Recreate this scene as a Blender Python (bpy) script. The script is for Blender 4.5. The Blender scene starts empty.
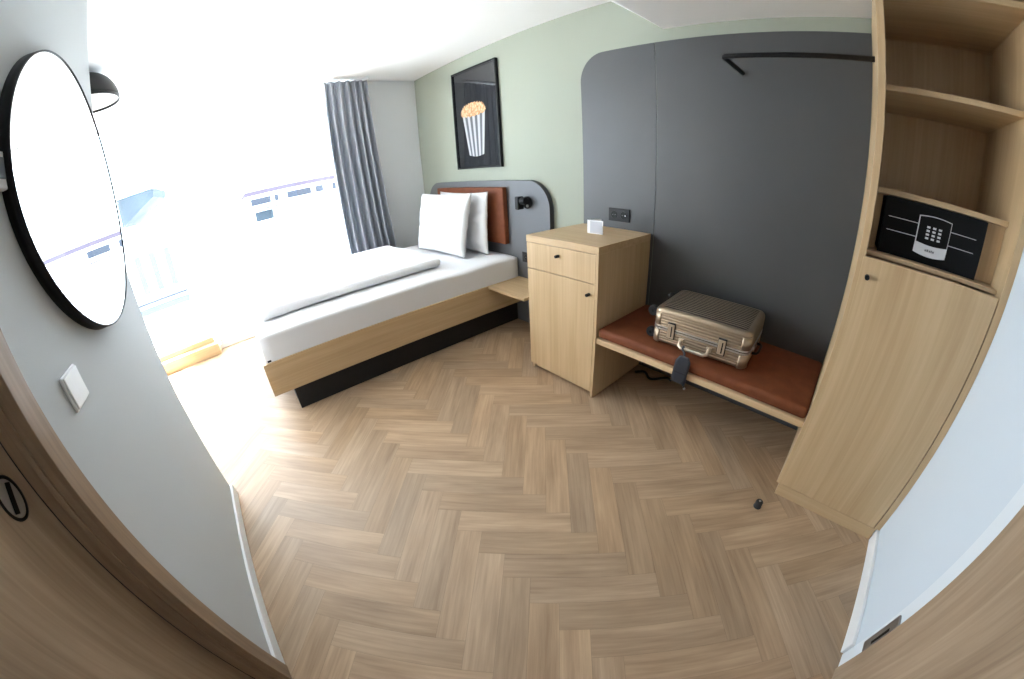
import bpy, bmesh, math, random
from mathutils import Vector, Matrix, noise

sc = bpy.context.scene
COL = sc.collection
PI = math.pi

# ---------------------------------------------------------------- camera
F_PX = 369.4371
YAW, PITCH, ROLL = 0.87876027, 0.46815029, -0.06053436
K3 = -0.03904996
cam_d = bpy.data.cameras.new('camera')
cam = bpy.data.objects.new('camera', cam_d)
COL.objects.link(cam)
sc.camera = cam
cam_d.type = 'PANO'
cam_d.sensor_width = 36.0
cam_d.sensor_fit = 'HORIZONTAL'
f_mm = F_PX * 36.0 / 1024.0
try:
    tgt = cam_d
    tgt.panorama_type = 'FISHEYE_LENS_POLYNOMIAL'
except Exception:
    tgt = cam_d.cycles
    tgt.panorama_type = 'FISHEYE_LENS_POLYNOMIAL'
tgt.fisheye_fov = math.radians(200)
tgt.fisheye_polynomial_k0 = 0.0
tgt.fisheye_polynomial_k1 = -1.0 / f_mm
tgt.fisheye_polynomial_k2 = 0.0
tgt.fisheye_polynomial_k3 = -K3 / f_mm ** 3
tgt.fisheye_polynomial_k4 = 0.0
cam_d.clip_start = 0.01
cam_d.clip_end = 300
fwd = Vector((-math.cos(PITCH) * math.sin(YAW), math.cos(PITCH) * math.cos(YAW), -math.sin(PITCH)))
rt = fwd.cross(Vector((0, 0, 1))).normalized()
up = rt.cross(fwd)
c_, s_ = math.cos(ROLL), math.sin(ROLL)
r2 = c_ * rt + s_ * up
u2 = -s_ * rt + c_ * up
CAM_H = 1.45
cam.matrix_world = Matrix(((r2.x, u2.x, -fwd.x, 0), (r2.y, u2.y, -fwd.y, 0), (r2.z, u2.z, -fwd.z, CAM_H), (0, 0, 0, 1)))

# ---------------------------------------------------------------- world, light, exposure
world = bpy.data.worlds.new('sky')
sc.world = world
world.use_nodes = True
wn = world.node_tree
bg = wn.nodes['Background']
bg.inputs['Color'].default_value = (0.76, 0.88, 1.0, 1)
bg.inputs['Strength'].default_value = 20.0
sc.view_settings.view_transform = 'Standard'
sc.view_settings.look = 'None'
sc.view_settings.gamma = 1.0
sc.view_settings.use_curve_mapping = False
sc.view_settings.exposure = -0.54
sc.cycles.max_bounces = 12
sc.cycles.sample_clamp_indirect = 0.0
sc.cycles.diffuse_bounces = 4
sc.cycles.transparent_max_bounces = 12

# afternoon sun falling steeply through the window
sun_d = bpy.data.lights.new('sun', 'SUN')
sun_d.energy = 160.0
sun_d.angle = math.radians(3.0)
sun_d.color = (0.95, 0.98, 1.0)
sun_o = bpy.data.objects.new('sun', sun_d)
COL.objects.link(sun_o)
sun_dir = Vector((0.50, -0.10, -1.0)).normalized()      # the way the light travels
sun_o.rotation_euler = sun_dir.to_track_quat('-Z', 'Y').to_euler()

# window opening sampled as a portal (it emits nothing by itself)
pl = bpy.data.lights.new('window_portal', 'AREA')
pl.shape = 'RECTANGLE'
pl.size = 2.5
pl.size_y = 3.2
pl.cycles.is_portal = True
po = bpy.data.objects.new('window_portal', pl)
COL.objects.link(po)
po.location = (-4.62, -0.35, 1.3)
po.rotation_euler = (0, -PI / 2, 0)

# ---------------------------------------------------------------- materials
def new_mat(name):
    m = bpy.data.materials.new(name)
    m.use_nodes = True
    return m, m.node_tree, m.node_tree.nodes['Principled BSDF']

def mat(name, col, rough=0.5, metal=0.0, spec=0.5, bump=0.0, bscale=200.0, var=0.0, vscale=8.0, sheen=0.0):
    m, nt, b = new_mat(name)
    b.inputs['Base Color'].default_value = (*col, 1)
    b.inputs['Roughness'].default_value = rough
    b.inputs['Metallic'].default_value = metal
    b.inputs['Specular IOR Level'].default_value = spec
    if sheen:
        b.inputs['Sheen Weight'].default_value = sheen
    tc = nt.nodes.new('ShaderNodeTexCoord')
    if var:
        n = nt.nodes.new('ShaderNodeTexNoise')
        n.inputs['Scale'].default_value = vscale
        n.inputs['Detail'].default_value = 4
        r = nt.nodes.new('ShaderNodeValToRGB')
        r.color_ramp.elements[0].position = 0.3
        r.color_ramp.elements[1].position = 0.7
        r.color_ramp.elements[0].color = (*[c * (1 - var) for c in col], 1)
        r.color_ramp.elements[1].color = (*[min(1, c * (1 + var)) for c in col], 1)
        nt.links.new(tc.outputs['Object'], n.inputs['Vector'])
        nt.links.new(n.outputs['Fac'], r.inputs['Fac'])
        nt.links.new(r.outputs['Color'], b.inputs['Base Color'])
    if bump:
        n = nt.nodes.new('ShaderNodeTexNoise')
        n.inputs['Scale'].default_value = bscale
        n.inputs['Detail'].default_value = 3
        bp = nt.nodes.new('ShaderNodeBump')
        bp.inputs['Strength'].default_value = bump
        bp.inputs['Distance'].default_value = 0.002
        nt.links.new(tc.outputs['Object'], n.inputs['Vector'])
        nt.links.new(n.outputs['Fac'], bp.inputs['Height'])
        nt.links.new(bp.outputs['Normal'], b.inputs['Normal'])
    return m

def wood(name, dark, light, grain='Z', rough=0.45, fine=55.0, along=1.4, uv=False, attr=False, board=0.0):
    """Oak: noise stretched along the grain, a broad tone variation and fine pores."""
    m, nt, b = new_mat(name)
    N, Lk = nt.nodes, nt.links
    tc = N.new('ShaderNodeTexCoord')
    mp = N.new('ShaderNodeMapping')
    s = {'X': (along, fine, fine), 'Y': (fine, along, fine), 'Z': (fine, fine, along)}[grain]
    mp.inputs['Scale'].default_value = s
    Lk.new(tc.outputs['UV' if uv else 'Object'], mp.inputs['Vector'])
    n1 = N.new('ShaderNodeTexNoise')
    n1.inputs['Scale'].default_value = 1.0
    n1.inputs['Detail'].default_value = 5
    n1.inputs['Roughness'].default_value = 0.6
    n1.inputs['Distortion'].default_value = 0.35
    Lk.new(mp.outputs['Vector'], n1.inputs['Vector'])
    mp2 = N.new('ShaderNodeMapping')
    mp2.inputs['Scale'].default_value = tuple(v * (0.17 if v > along else 0.5) for v in s)
    Lk.new(tc.outputs['UV' if uv else 'Object'], mp2.inputs['Vector'])
    n2 = N.new('ShaderNodeTexNoise')
    n2.inputs['Scale'].default_value = 1.0
    n2.inputs['Detail'].default_value = 3
    n2.inputs['Distortion'].default_value = 0.6
    Lk.new(mp2.outputs['Vector'], n2.inputs['Vector'])
    mx = N.new('ShaderNodeMix')
    mx.data_type = 'FLOAT'
    mx.inputs['Factor'].default_value = 0.5
    Lk.new(n1.outputs['Fac'], mx.inputs['A'])
    Lk.new(n2.outputs['Fac'], mx.inputs['B'])
    cr = N.new('ShaderNodeValToRGB')
    cr.color_ramp.elements[0].position = 0.36
    cr.color_ramp.elements[1].position = 0.64
    cr.color_ramp.elements[0].color = (*dark, 1)
    cr.color_ramp.elements[1].color = (*light, 1)
    Lk.new(mx.outputs['Result'], cr.inputs['Fac'])
    out = cr.outputs['Color']
    if attr:
        at = N.new('ShaderNodeAttribute')
        at.attribute_name = 'plank'
        mm = N.new('ShaderNodeMix')
        mm.data_type = 'RGBA'
        mm.blend_type = 'MULTIPLY'
        mm.inputs['Factor'].default_value = 1.0
        Lk.new(out, mm.inputs['A'])
        Lk.new(at.outputs['Color'], mm.inputs['B'])
        out = mm.outputs['Result']
    Lk.new(out, b.inputs['Base Color'])
    b.inputs['Roughness'].default_value = rough
    bp = N.new('ShaderNodeBump')
    bp.inputs['Strength'].default_value = 0.12
    bp.inputs['Distance'].default_value = 0.001
    Lk.new(n1.outputs['Fac'], bp.inputs['Height'])
    Lk.new(bp.outputs['Normal'], b.inputs['Normal'])
    return m

OAK_D, OAK_L = (0.47, 0.322, 0.172), (0.59, 0.425, 0.245)
M = {}
M['oak_z'] = wood('oak_vertical_grain', OAK_D, OAK_L, 'Z')
M['oak_x'] = wood('oak_grain_along_x', OAK_D, OAK_L, 'X')
M['oak_y'] = wood('oak_grain_along_y', OAK_D, OAK_L, 'Y')
M['door_oak'] = wood('door_veneer', (0.26, 0.18, 0.115), (0.42, 0.31, 0.21), 'Z', along=2.2)
M['jamb_oak'] = wood('jamb_veneer', (0.20, 0.130, 0.078), (0.36, 0.245, 0.155), 'Z', along=2.2)
M['floor'] = wood('vinyl_oak_planks', (0.315, 0.208, 0.124), (0.50, 0.352, 0.222), 'X', rough=0.5, fine=62, along=3.2, uv=True, attr=True)
M['subfloor'] = mat('plank_joint', (0.10, 0.07, 0.045), 0.8)
M['white_wall'] = mat('white_paint', (0.68, 0.69, 0.69), 0.75, bump=0.12, bscale=350)
M['ceiling'] = mat('ceiling_paint', (0.74, 0.74, 0.73), 0.85, bump=0.1, bscale=300)
M['green'] = mat('sage_green_paint', (0.295, 0.318, 0.262), 0.75, bump=0.12, bscale=350)
M['white_trim'] = mat('white_trim', (0.80, 0.81, 0.81), 0.4)
M['grey_panel'] = mat('grey_laminate', (0.064, 0.066, 0.069), 0.42, spec=0.42, var=0.04, vscale=3)
M['grey_edge'] = mat('dark_grey_edge', (0.045, 0.048, 0.052), 0.6)
M['black'] = mat('black_powder_coat', (0.006, 0.006, 0.007), 0.5, spec=0.25)
M['black_plastic'] = mat('black_plastic', (0.010, 0.010, 0.011), 0.5, spec=0.3)
M['black_gloss'] = mat('black_gloss', (0.003, 0.003, 0.003), 0.3, spec=0.2)
M['plinth'] = mat('black_plinth_laminate', (0.014, 0.013, 0.013), 0.6, spec=0.3)
M['linen'] = mat('white_bed_linen', (0.78, 0.78, 0.79), 0.9, bump=0.35, bscale=60, sheen=0.2)
M['mattress'] = mat('white_sheet', (0.76, 0.76, 0.78), 0.9, bump=0.25, bscale=45)
M['leather'] = mat('cognac_leather', (0.160, 0.048, 0.019), 0.6, spec=0.2, bump=0.25, bscale=260, var=0.14, vscale=14)
M['curtain'] = mat('grey_curtain', (0.40, 0.42, 0.46), 0.9, bump=0.3, bscale=400)
M['champagne'] = mat('champagne_aluminium', (0.40, 0.315, 0.225), 0.36, metal=0.85, bump=0.05, bscale=90)
M['rib_shade'] = mat('painted_groove_shade', (0.06, 0.045, 0.035), 0.5, metal=0.5)  # darker copy of the aluminium, painting shade into the lid's rib valleys
M['champagne_cap'] = mat('champagne_corner', (0.44, 0.345, 0.245), 0.5, metal=0.8)
M['champagne_l'] = mat('pale_aluminium', (0.66, 0.57, 0.45), 0.33, metal=0.85)
M['silver'] = mat('silver_aluminium', (0.72, 0.72, 0.72), 0.28, metal=0.95)
M['steel'] = mat('brushed_steel', (0.42, 0.41, 0.40), 0.35, metal=0.9)
M['rubber'] = mat('black_rubber', (0.010, 0.010, 0.011), 0.6)
M['tag'] = mat('navy_leather_tag', (0.014, 0.017, 0.025), 0.5, bump=0.2)
M['switch'] = mat('white_switch_plastic', (0.84, 0.85, 0.86), 0.3)
M['lcd'] = mat('grey_display', (0.20, 0.23, 0.26), 0.3)
M['paper'] = mat('white_card', (0.82, 0.83, 0.85), 0.5)
M['card_print'] = mat('pale_grey_card_print', (0.50, 0.51, 0.56), 0.5)
M['print_bg'] = None
M['mark_white'] = mat('white_print', (0.78, 0.78, 0.78), 0.5)
M['mark_grey'] = mat('grey_print', (0.16, 0.16, 0.17), 0.5)
M['plate_silver'] = mat('silver_keypad_trim', (0.62, 0.62, 0.63), 0.4)
M['concrete'] = mat('pale_concrete', (0.62, 0.62, 0.60), 0.9)
M['facade'] = mat('white_render', (0.82, 0.82, 0.80), 0.9)
M['ext_purple'] = mat('mauve_facade_band', (0.070, 0.058, 0.075), 0.9, spec=0.05)
M['ext_dark'] = mat('dark_window_glass', (0.045, 0.052, 0.066), 0.9, spec=0.05)
M['ext_blue'] = mat('blue_grey_cladding', (0.036, 0.050, 0.062), 0.9, spec=0.1, var=0.3, vscale=0.6)
M['ext_pale'] = mat('pale_blue_cladding', (0.075, 0.10, 0.125), 0.9, spec=0.1)

m, nt, b = new_mat('mirror_glass')
b.inputs['Base Color'].default_value = (0.93, 0.95, 0.95, 1)
b.inputs['Metallic'].default_value = 1.0
b.inputs['Roughness'].default_value = 0.01
M['mirror'] = m

m, nt, b = new_mat('window_glass')
nt.nodes.remove(b)
tr = nt.nodes.new('ShaderNodeBsdfTransparent')
gl = nt.nodes.new('ShaderNodeBsdfGlossy')
gl.inputs['Roughness'].default_value = 0.02
mx = nt.nodes.new('ShaderNodeMixShader')
mx.inputs['Fac'].default_value = 0.04
nt.links.new(tr.outputs['BSDF'], mx.inputs[1])
nt.links.new(gl.outputs['BSDF'], mx.inputs[2])
nt.links.new(mx.outputs['Shader'], nt.nodes['Material Output'].inputs['Surface'])
M['glass'] = m

_b = M['curtain'].node_tree.nodes['Principled BSDF']
_t = M['curtain'].node_tree.nodes.new('ShaderNodeBsdfTranslucent')
_t.inputs['Color'].default_value = (0.46, 0.485, 0.53, 1)
_m = M['curtain'].node_tree.nodes.new('ShaderNodeMixShader')
_m.inputs['Fac'].default_value = 0.10
M['curtain'].node_tree.links.new(_b.outputs['BSDF'], _m.inputs[1])
M['curtain'].node_tree.links.new(_t.outputs['BSDF'], _m.inputs[2])
M['curtain'].node_tree.links.new(_m.outputs['Shader'], M['curtain'].node_tree.nodes['Material Output'].inputs['Surface'])

# printed backdrop of the poster: near black, reflected curtain folds painted in
m, nt, b = new_mat('print_reflected_folds')
tc = nt.nodes.new('ShaderNodeTexCoord')
mp = nt.nodes.new('ShaderNodeMapping')
mp.inputs['Scale'].default_value = (22, 1, 1.2)
ns = nt.nodes.new('ShaderNodeTexNoise')
ns.inputs['Scale'].default_value = 1.0
ns.inputs['Distortion'].default_value = 0.5
cr = nt.nodes.new('ShaderNodeValToRGB')
cr.color_ramp.elements[0].position = 0.35
cr.color_ramp.elements[1].position = 0.75
cr.color_ramp.elements[0].color = (0.008, 0.009, 0.012, 1)
cr.color_ramp.elements[1].color = (0.018, 0.019, 0.023, 1)
nt.links.new(tc.outputs['Object'], mp.inputs['Vector'])
nt.links.new(mp.outputs['Vector'], ns.inputs['Vector'])
nt.links.new(ns.outputs['Fac'], cr.inputs['Fac'])
nt.links.new(cr.outputs['Color'], b.inputs['Base Color'])
b.inputs['Roughness'].default_value = 0.6
b.inputs['Coat Weight'].default_value = 1.0
b.inputs['Coat Roughness'].default_value = 0.02
b.inputs['Coat IOR'].default_value = 1.75
b.inputs['Specular IOR Level'].default_value = 0.1
M['print_bg'] = m

# printed popcorn
m, nt, b = new_mat('print_popcorn')
tc = nt.nodes.new('ShaderNodeTexCoord')
vo = nt.nodes.new('ShaderNodeTexVoronoi')
vo.inputs['Scale'].default_value = 42
cr = nt.nodes.new('ShaderNodeValToRGB')
cr.color_ramp.elements[0].position = 0.1
cr.color_ramp.elements[1].position = 0.75
cr.color_ramp.elements[0].color = (0.66, 0.47, 0.28, 1)
cr.color_ramp.elements[1].color = (0.36, 0.17, 0.06, 1)
nt.links.new(tc.outputs['Object'], vo.inputs['Vector'])
nt.links.new(vo.outputs['Distance'], cr.inputs['Fac'])
nt.links.new(cr.outputs['Color'], b.inputs['Base Color'])
b.inputs['Roughness'].default_value = 0.6
M['popcorn'] = m
M['stripe_w'] = mat('print_pale_stripe', (0.37, 0.38, 0.40), 0.6)
M['stripe_d'] = mat('print_dark_stripe', (0.075, 0.08, 0.095), 0.6)

# white inside of the lamp shade
M['lamp_white'] = mat('white_lamp_inside', (0.82, 0.82, 0.80), 0.5)

# ---------------------------------------------------------------- mesh builder
class MB:
    def __init__(self):
        self.bm = bmesh.new()
    def _new(self, before):
        return [v for v in self.bm.verts if v not in before]
    def box(self, x0, x1, y0, y1, z0, z1, bev=0.0, seg=2, mi=0, M4=None):
        t = bmesh.new()
        bmesh.ops.create_cube(t, size=1)
        for v in t.verts:
            v.co = Vector(((x0 + x1) / 2 + v.co.x * (x1 - x0), (y0 + y1) / 2 + v.co.y * (y1 - y0), (z0 + z1) / 2 + v.co.z * (z1 - z0)))
        if bev > 0:
            bmesh.ops.bevel(t, geom=t.edges[:], offset=bev, segments=seg, profile=0.5, affect='EDGES')
        self.join(t, mi, M4)
        return self
    def join(self, t, mi=0, M4=None):
        if M4 is not None:
            bmesh.ops.transform(t, matrix=M4, verts=t.verts)
        vm = {}
        for v in t.verts:
            vm[v] = self.bm.verts.new(v.co)
        for f in t.faces:
            try:
                nf = self.bm.faces.new([vm[v] for v in f.verts])
                nf.material_index = mi if mi is not None else f.material_index
                nf.smooth = f.smooth
            except ValueError:
                pass
        t.free()
    def cyl(self, p0, p1, r, r1=None, seg=20, mi=0, bev=0.0, smooth=True):
        r1 = r if r1 is None else r1
        p0, p1 = Vector(p0), Vector(p1)
        d = p1 - p0
        t = bmesh.new()
        bmesh.ops.create_cone(t, cap_ends=True, cap_tris=False, segments=seg, radius1=r, radius2=r1, depth=d.length)
        for f in t.faces:
            f.smooth = smooth and len(f.verts) == 4
        if bev > 0:
            ed = [e for e in t.edges if any(len(f.verts) > 4 for f in e.link_faces)]
            bmesh.ops.bevel(t, geom=ed, offset=bev, segments=2, profile=0.5, affect='EDGES')
        q = Vector((0, 0, 1)).rotation_difference(d.normalized())
        self.join(t, mi, Matrix.Translation((p0 + p1) / 2) @ q.to_matrix().to_4x4())
        return self
    def tube(self, pts, r, seg=10, mi=0, closed=False):
        pts = [Vector(p) for p in pts]
        n = len(pts)
        rings = []
        prev = None
        for i, p in enumerate(pts):
            a = pts[(i - 1) % n] if (closed or i > 0) else p
            c = pts[(i + 1) % n] if (closed or i < n - 1) else p
            d = (c - a).normalized()
            if prev is None:
                s = d.orthogonal().normalized()
            else:
                s = (prev - d * prev.dot(d)).normalized()
            prev = s
            w = d.cross(s)
            rings.append([self.bm.verts.new(p + r * (math.cos(2 * PI * k / seg) * s + math.sin(2 * PI * k / seg) * w)) for k in range(seg)])
        for i in range(n if closed else n - 1):
            A, B = rings[i], rings[(i + 1) % n]
            for k in range(seg):
                f = self.bm.faces.new((A[k], A[(k + 1) % seg], B[(k + 1) % seg], B[k]))
                f.smooth = True
                f.material_index = mi
        if not closed:
            for R in (rings[0], rings[-1]):
                f = self.bm.faces.new(R)
                f.material_index = mi
        return self
    def prism(self, poly, axis, a, b, mi=0, smooth_side=False, bev=0.0):
        """poly: 2D outline; axis 'Y': poly in (x,z), extruded from y=a to y=b; 'X': (y,z); 'Z': (x,y)."""
        t = bmesh.new()
        def P(u, v, w):
            return {'Y': (u, w, v), 'X': (w, u, v), 'Z': (u, v, w)}[axis]
        A = [t.verts.new(P(u, v, a)) for u, v in poly]
        B = [t.verts.new(P(u, v, b)) for u, v in poly]
        n = len(poly)
        t.faces.new(A)
        t.faces.new(B[::-1])
        for i in range(n):
            f = t.faces.new((A[i], B[i], B[(i + 1) % n], A[(i + 1) % n]))
            f.smooth = smooth_side
        bmesh.ops.recalc_face_normals(t, faces=t.faces)
        if bev > 0:
            ed = [e for e in t.edges if any(len(f.verts) > 4 for f in e.link_faces)]
            bmesh.ops.bevel(t, geom=ed, offset=bev, segments=2, profile=0.5, affect='EDGES')
        self.join(t, mi)
        return self
    def lathe(self, prof, c, seg=40, mi=0, axis='Z', close=False, cap=True):
        c = Vector(c)
        rings = []
        for r, h in prof:
            ring = []
            for k in range(seg):
                t = 2 * PI * k / seg
                u, v = r * math.cos(t), r * math.sin(t)
                off = {'Z': (u, v, h), 'Y': (u, h, v), 'X': (h, u, v)}[axis]
                ring.append(self.bm.verts.new(c + Vector(off)))
            rings.append(ring)
        m = len(rings)
        for i in range(m if close else m - 1):
            A, B = rings[i], rings[(i + 1) % m]
            for k in range(seg):
                f = self.bm.faces.new((A[k], A[(k + 1) % seg], B[(k + 1) % seg], B[k]))
                f.smooth = True
                f.material_index = mi
        if not close and cap:
            for R in (rings[0], rings[-1]):
                if (R[0].co - R[seg // 2].co).length > 1e-4:
                    f = self.bm.faces.new(R)
                    f.material_index = mi
        return self
    def grid(self, fn, nu, nv, mi=0, wrap_u=False):
        V = [[self.bm.verts.new(fn(i / nu, j / nv)) for j in range(nv + 1)] for i in range(nu if wrap_u else nu + 1)]
        for i in range(nu):
            for j in range(nv):
                f = self.bm.faces.new((V[i][j], V[(i + 1) % len(V)][j], V[(i + 1) % len(V)][j + 1], V[i][j + 1]))
                f.smooth = True
                f.material_index = mi
        return self
    def build(self, name, mats, parent=None, merge=0.0, mods=(), recalc=True):
        bm = self.bm
        if merge:
            bmesh.ops.remove_doubles(bm, verts=bm.verts, dist=merge)
        if recalc:
            bmesh.ops.recalc_face_normals(bm, faces=bm.faces)
        off = Vector((0, 0, 0))
        if parent is not None:
            p = parent
            while p is not None:
                off = off + p.location
                p = p.parent
            bmesh.ops.translate(bm, vec=-off, verts=bm.verts)
        me = bpy.data.meshes.new(name)
        bm.to_mesh(me)
        bm.free()
        for mm in (mats if isinstance(mats, (list, tuple)) else [mats]):
            me.materials.append(mm)
        o = bpy.data.objects.new(name, me)
        COL.objects.link(o)
        if parent is not None:
            o.parent = parent
        for mtype, kw in mods:
            md = o.modifiers.new(mtype.lower(), mtype)
            for k, v in kw.items():
                setattr(md, k, v)
        return o

def empty(name, loc, label, cat, group=None):
    o = bpy.data.objects.new(name, None)
    COL.objects.link(o)
    o.location = loc
    o.empty_display_size = 0.1
    o['label'] = label
    o['category'] = cat
    if group:
        o['group'] = group
    return o

def tag(o, label, cat, group=None):
    o['label'] = label
    o['category'] = cat
    if group:
        o['group'] = group
    return o

def struct(o):
    o['kind'] = 'structure'
    return o

def bx(name, m, parent, *a, **k):
    return MB().box(*a, **k).build(name, m, parent)

def arc(cx, cz, r, a0, a1, n):
    return [(cx + r * math.cos(a0 + (a1 - a0) * i / n), cz + r * math.sin(a0 + (a1 - a0) * i / n)) for i in range(n + 1)]

# ---------------------------------------------------------------- key planes
W = 2.222        # green wall
RX = 0.672       # right wall
MY = -0.545      # wall with the mirror
LX = -4.20       # wall beside the curtain
GX = -4.46       # plane of the glazing
HI = 2.592       # high ceiling
LO = 2.317       # low ceiling
SX0, SX1 = -1.461, -1.093
YB = -2.30       # far side of the alcove
XE = -1.895      # free end of the mirror wall

# ---------------------------------------------------------------- floor
def make_floor():
    Lp, w = 0.5130, 0.1131
    e = Vector((1, 1)) / math.sqrt(2)      # along
    n = Vector((1, -1)) / math.sqrt(2)     # across
    bm = bmesh.new()
    col = bm.loops.layers.float_color.new('plank')
    uvl = bm.loops.layers.uv.new('UVMap')
    rnd = random.Random(7)
    g = 0.0003
    x0, x1, y0, y1 = -4.47, RX + 0.02, YB - 0.02, W + 0.01
    def plank(c0, du, dv):
        pts = [c0 + du * g + dv * g, c0 + du * (Lp - g) + dv * g, c0 + du * (Lp - g) + dv * (w - g), c0 + du * g + dv * (w - g)]
        uv = [(0, 0), (Lp, 0), (Lp, w), (0, w)]
        tone = rnd.uniform(0.86, 1.08)
        hue = rnd.uniform(-0.04, 0.05)
        c = (tone * (1 + hue * 0.6), tone, tone * (1 - hue), 1)
        uo = (rnd.uniform(0, 60), rnd.uniform(0, 60))
        if max(p.x for p in pts) < x0 or min(p.x for p in pts) > x1 or max(p.y for p in pts) < y0 or min(p.y for p in pts) > y1:
            return
        # clip against the room rectangle
        poly = [(p.x, p.y, u[0], u[1]) for p, u in zip(pts, uv)]
        for ax, lim, sgn in ((0, x0, 1), (0, x1, -1), (1, y0, 1), (1, y1, -1)):
            outp = []
            for i in range(len(poly)):
                A, B = poly[i], poly[(i + 1) % len(poly)]
                da, db = sgn * (A[ax] - lim), sgn * (B[ax] - lim)
                if da >= 0:
                    outp.append(A)
                if (da > 0 > db) or (da < 0 < db):
                    t = da / (da - db)
                    outp.append(tuple(A[k] + (B[k] - A[k]) * t for k in range(4)))
            poly = outp
            if len(poly) < 3:
                return
        vs = [bm.verts.new((p[0], p[1], 0.0)) for p in poly]
        try:
            f = bm.faces.new(vs)
        except ValueError:
            return
        if f.calc_area() < 1e-6:
            return
        for lp, p in zip(f.loops, poly):
            lp[col] = c
            lp[uvl].uv = (p[2] + uo[0], p[3] + uo[1])
        f.normal_update()
        if f.normal.z < 0:
            f.normal_flip()
    Q0 = Vector((-0.711, 0.4785))
    for m_ in range(-6, 7):
        for k in range(-40, 30):
            Q = Q0 + Vector((0.16 * k, -math.sqrt(2) * Lp * m_))
            plank(Q, e, n)                                   # planks along (1,1)
            H = Q + e * (Lp - w) - n * Lp
            plank(H, n, e)                                   # planks along (1,-1)
    # slab under the planks (same mesh)
    nf = len(bm.faces)
    t = MB()
    t.box(x0, x1, y0, y1, -0.08, -0.0008)
    vm = {}
    for v in t.bm.verts:
        vm[v] = bm.verts.new(v.co)
    for f in t.bm.faces:
        q = bm.faces.new([vm[v] for v in f.verts])
        q.material_index = 1
        for lp in q.loops:
            lp[col] = (1, 1, 1, 1)
    me = bpy.data.meshes.new('floor')
    bm.to_mesh(me)
    bm.free()
    me.materials.append(M['floor'])
    me.materials.append(M['subfloor'])
    o = bpy.data.objects.new('floor', me)
    COL.objects.link(o)
    return struct(o)
make_floor()

# ---------------------------------------------------------------- walls and ceiling
WT = 0.14
struct(bx('wall_back', M['green'], None, LX - 0.4, RX + WT, W, W + WT, 0, HI + 0.1))
M['cool_cast_wall'] = mat('white_paint_cool_cast', (0.61, 0.675, 0.735), 0.75, bump=0.12, bscale=350)  # white paint with the cool cast of the light tinted into it
struct(bx('wall_right', M['cool_cast_wall'], None, RX, RX + WT, 0.957, W, 0, LO + 0.1))
wf = MB()
wf.box(XE, -0.735, MY - 0.12, MY, 0, HI + 0.05)
wf.box(-0.735, 0.30, MY - 0.12, MY, 2.12, HI + 0.05)
wf.box(0.30, RX, MY - 0.12, MY, 0, HI + 0.05)
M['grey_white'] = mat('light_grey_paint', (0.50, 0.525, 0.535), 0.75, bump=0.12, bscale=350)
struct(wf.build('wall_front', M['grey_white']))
struct(bx('wall_end', M['white_wall'], None, RX, RX + WT, MY - 0.12, -0.06, 0, LO + 0.1))
struct(bx('wall_above_door', M['white_wall'], None, RX, RX + WT, -0.06, 0.957, 2.10, LO + 0.1))
wl = MB()
wl.box(LX - 0.40, LX, 1.36, W, 0, HI + 0.05)
struct(wl.build('wall_left', M['white_wall']))
wa = MB()
wa.box(GX - 0.15, XE, YB - WT, YB, 0, HI + 0.05)
wa.box(XE, XE + WT, YB, MY - 0.12, 0, HI + 0.05)
struct(wa.build('wall_alcove', M['white_wall']))
# ceiling: high part, slope, low part
cl = MB()
cl.prism([(GX - 0.15, HI), (SX0, HI), (SX1, LO), (RX + WT, LO), (RX + WT, HI + 0.15), (GX - 0.15, HI + 0.15)], 'Y', YB - WT, W + 0.0)
struct(cl.build('ceiling', M['ceiling']))
# baseboards
def board(name, x0, x1, y0, y1, z1=0.078):
    return struct(MB().box(x0, x1, y0, y1, 0.0, z1, bev=0.003).build(name, M['white_trim']))
board('baseboard_right', RX - 0.017, RX - 0.0005, 0.96, 1.598, 0.083)
board('baseboard_front', XE + 0.0, -0.805, MY + 0.0005, MY + 0.015)
board('baseboard_end', XE - 0.015, XE - 0.0005, MY - 0.12, MY + 0.015)
board('baseboard_back', -2.05, -1.775, W - 0.015, W - 0.0005)

# ---------------------------------------------------------------- windows
wo = MB()
Y0, Y1 = -2.29, 1.36
for ya, yb in ((Y0, Y0 + 0.05), (-1.42, -1.36), (-0.545, -0.505), (Y1 - 0.05, Y1)):
    wo.box(GX - 0.06, GX, ya, yb, 0.055, HI - 0.03, bev=0.004)
wo.box(GX - 0.06, GX, Y0, Y1, 0.0, 0.055, bev=0.004)
wo.box(GX - 0.06, GX, Y0, Y1, HI - 0.03, HI - 0.001, bev=0.004)
wfm = struct(wo.build('window_1', M['white_trim']))
for ya, yb in ((Y0 + 0.045, -1.415), (-1.365, -0.542), (-0.508, Y1 - 0.045)):
    MB().box(GX - 0.036, GX - 0.030, ya, yb, 0.05, HI - 0.027).build('pane', M['glass'], wfm)

# oak step in front of the balcony door
st = MB()
st.box(GX + 0.001, -4.30, -1.62, -0.557, 0.0, 0.128, bev=0.004)
st.box(GX + 0.001, -4.40, -1.62, -0.60, 0.128, 0.185, bev=0.003)
tag(st.build('door_step', M['oak_y']), 'low oak step with a raised back edge at the foot of the window', 'step')

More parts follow.
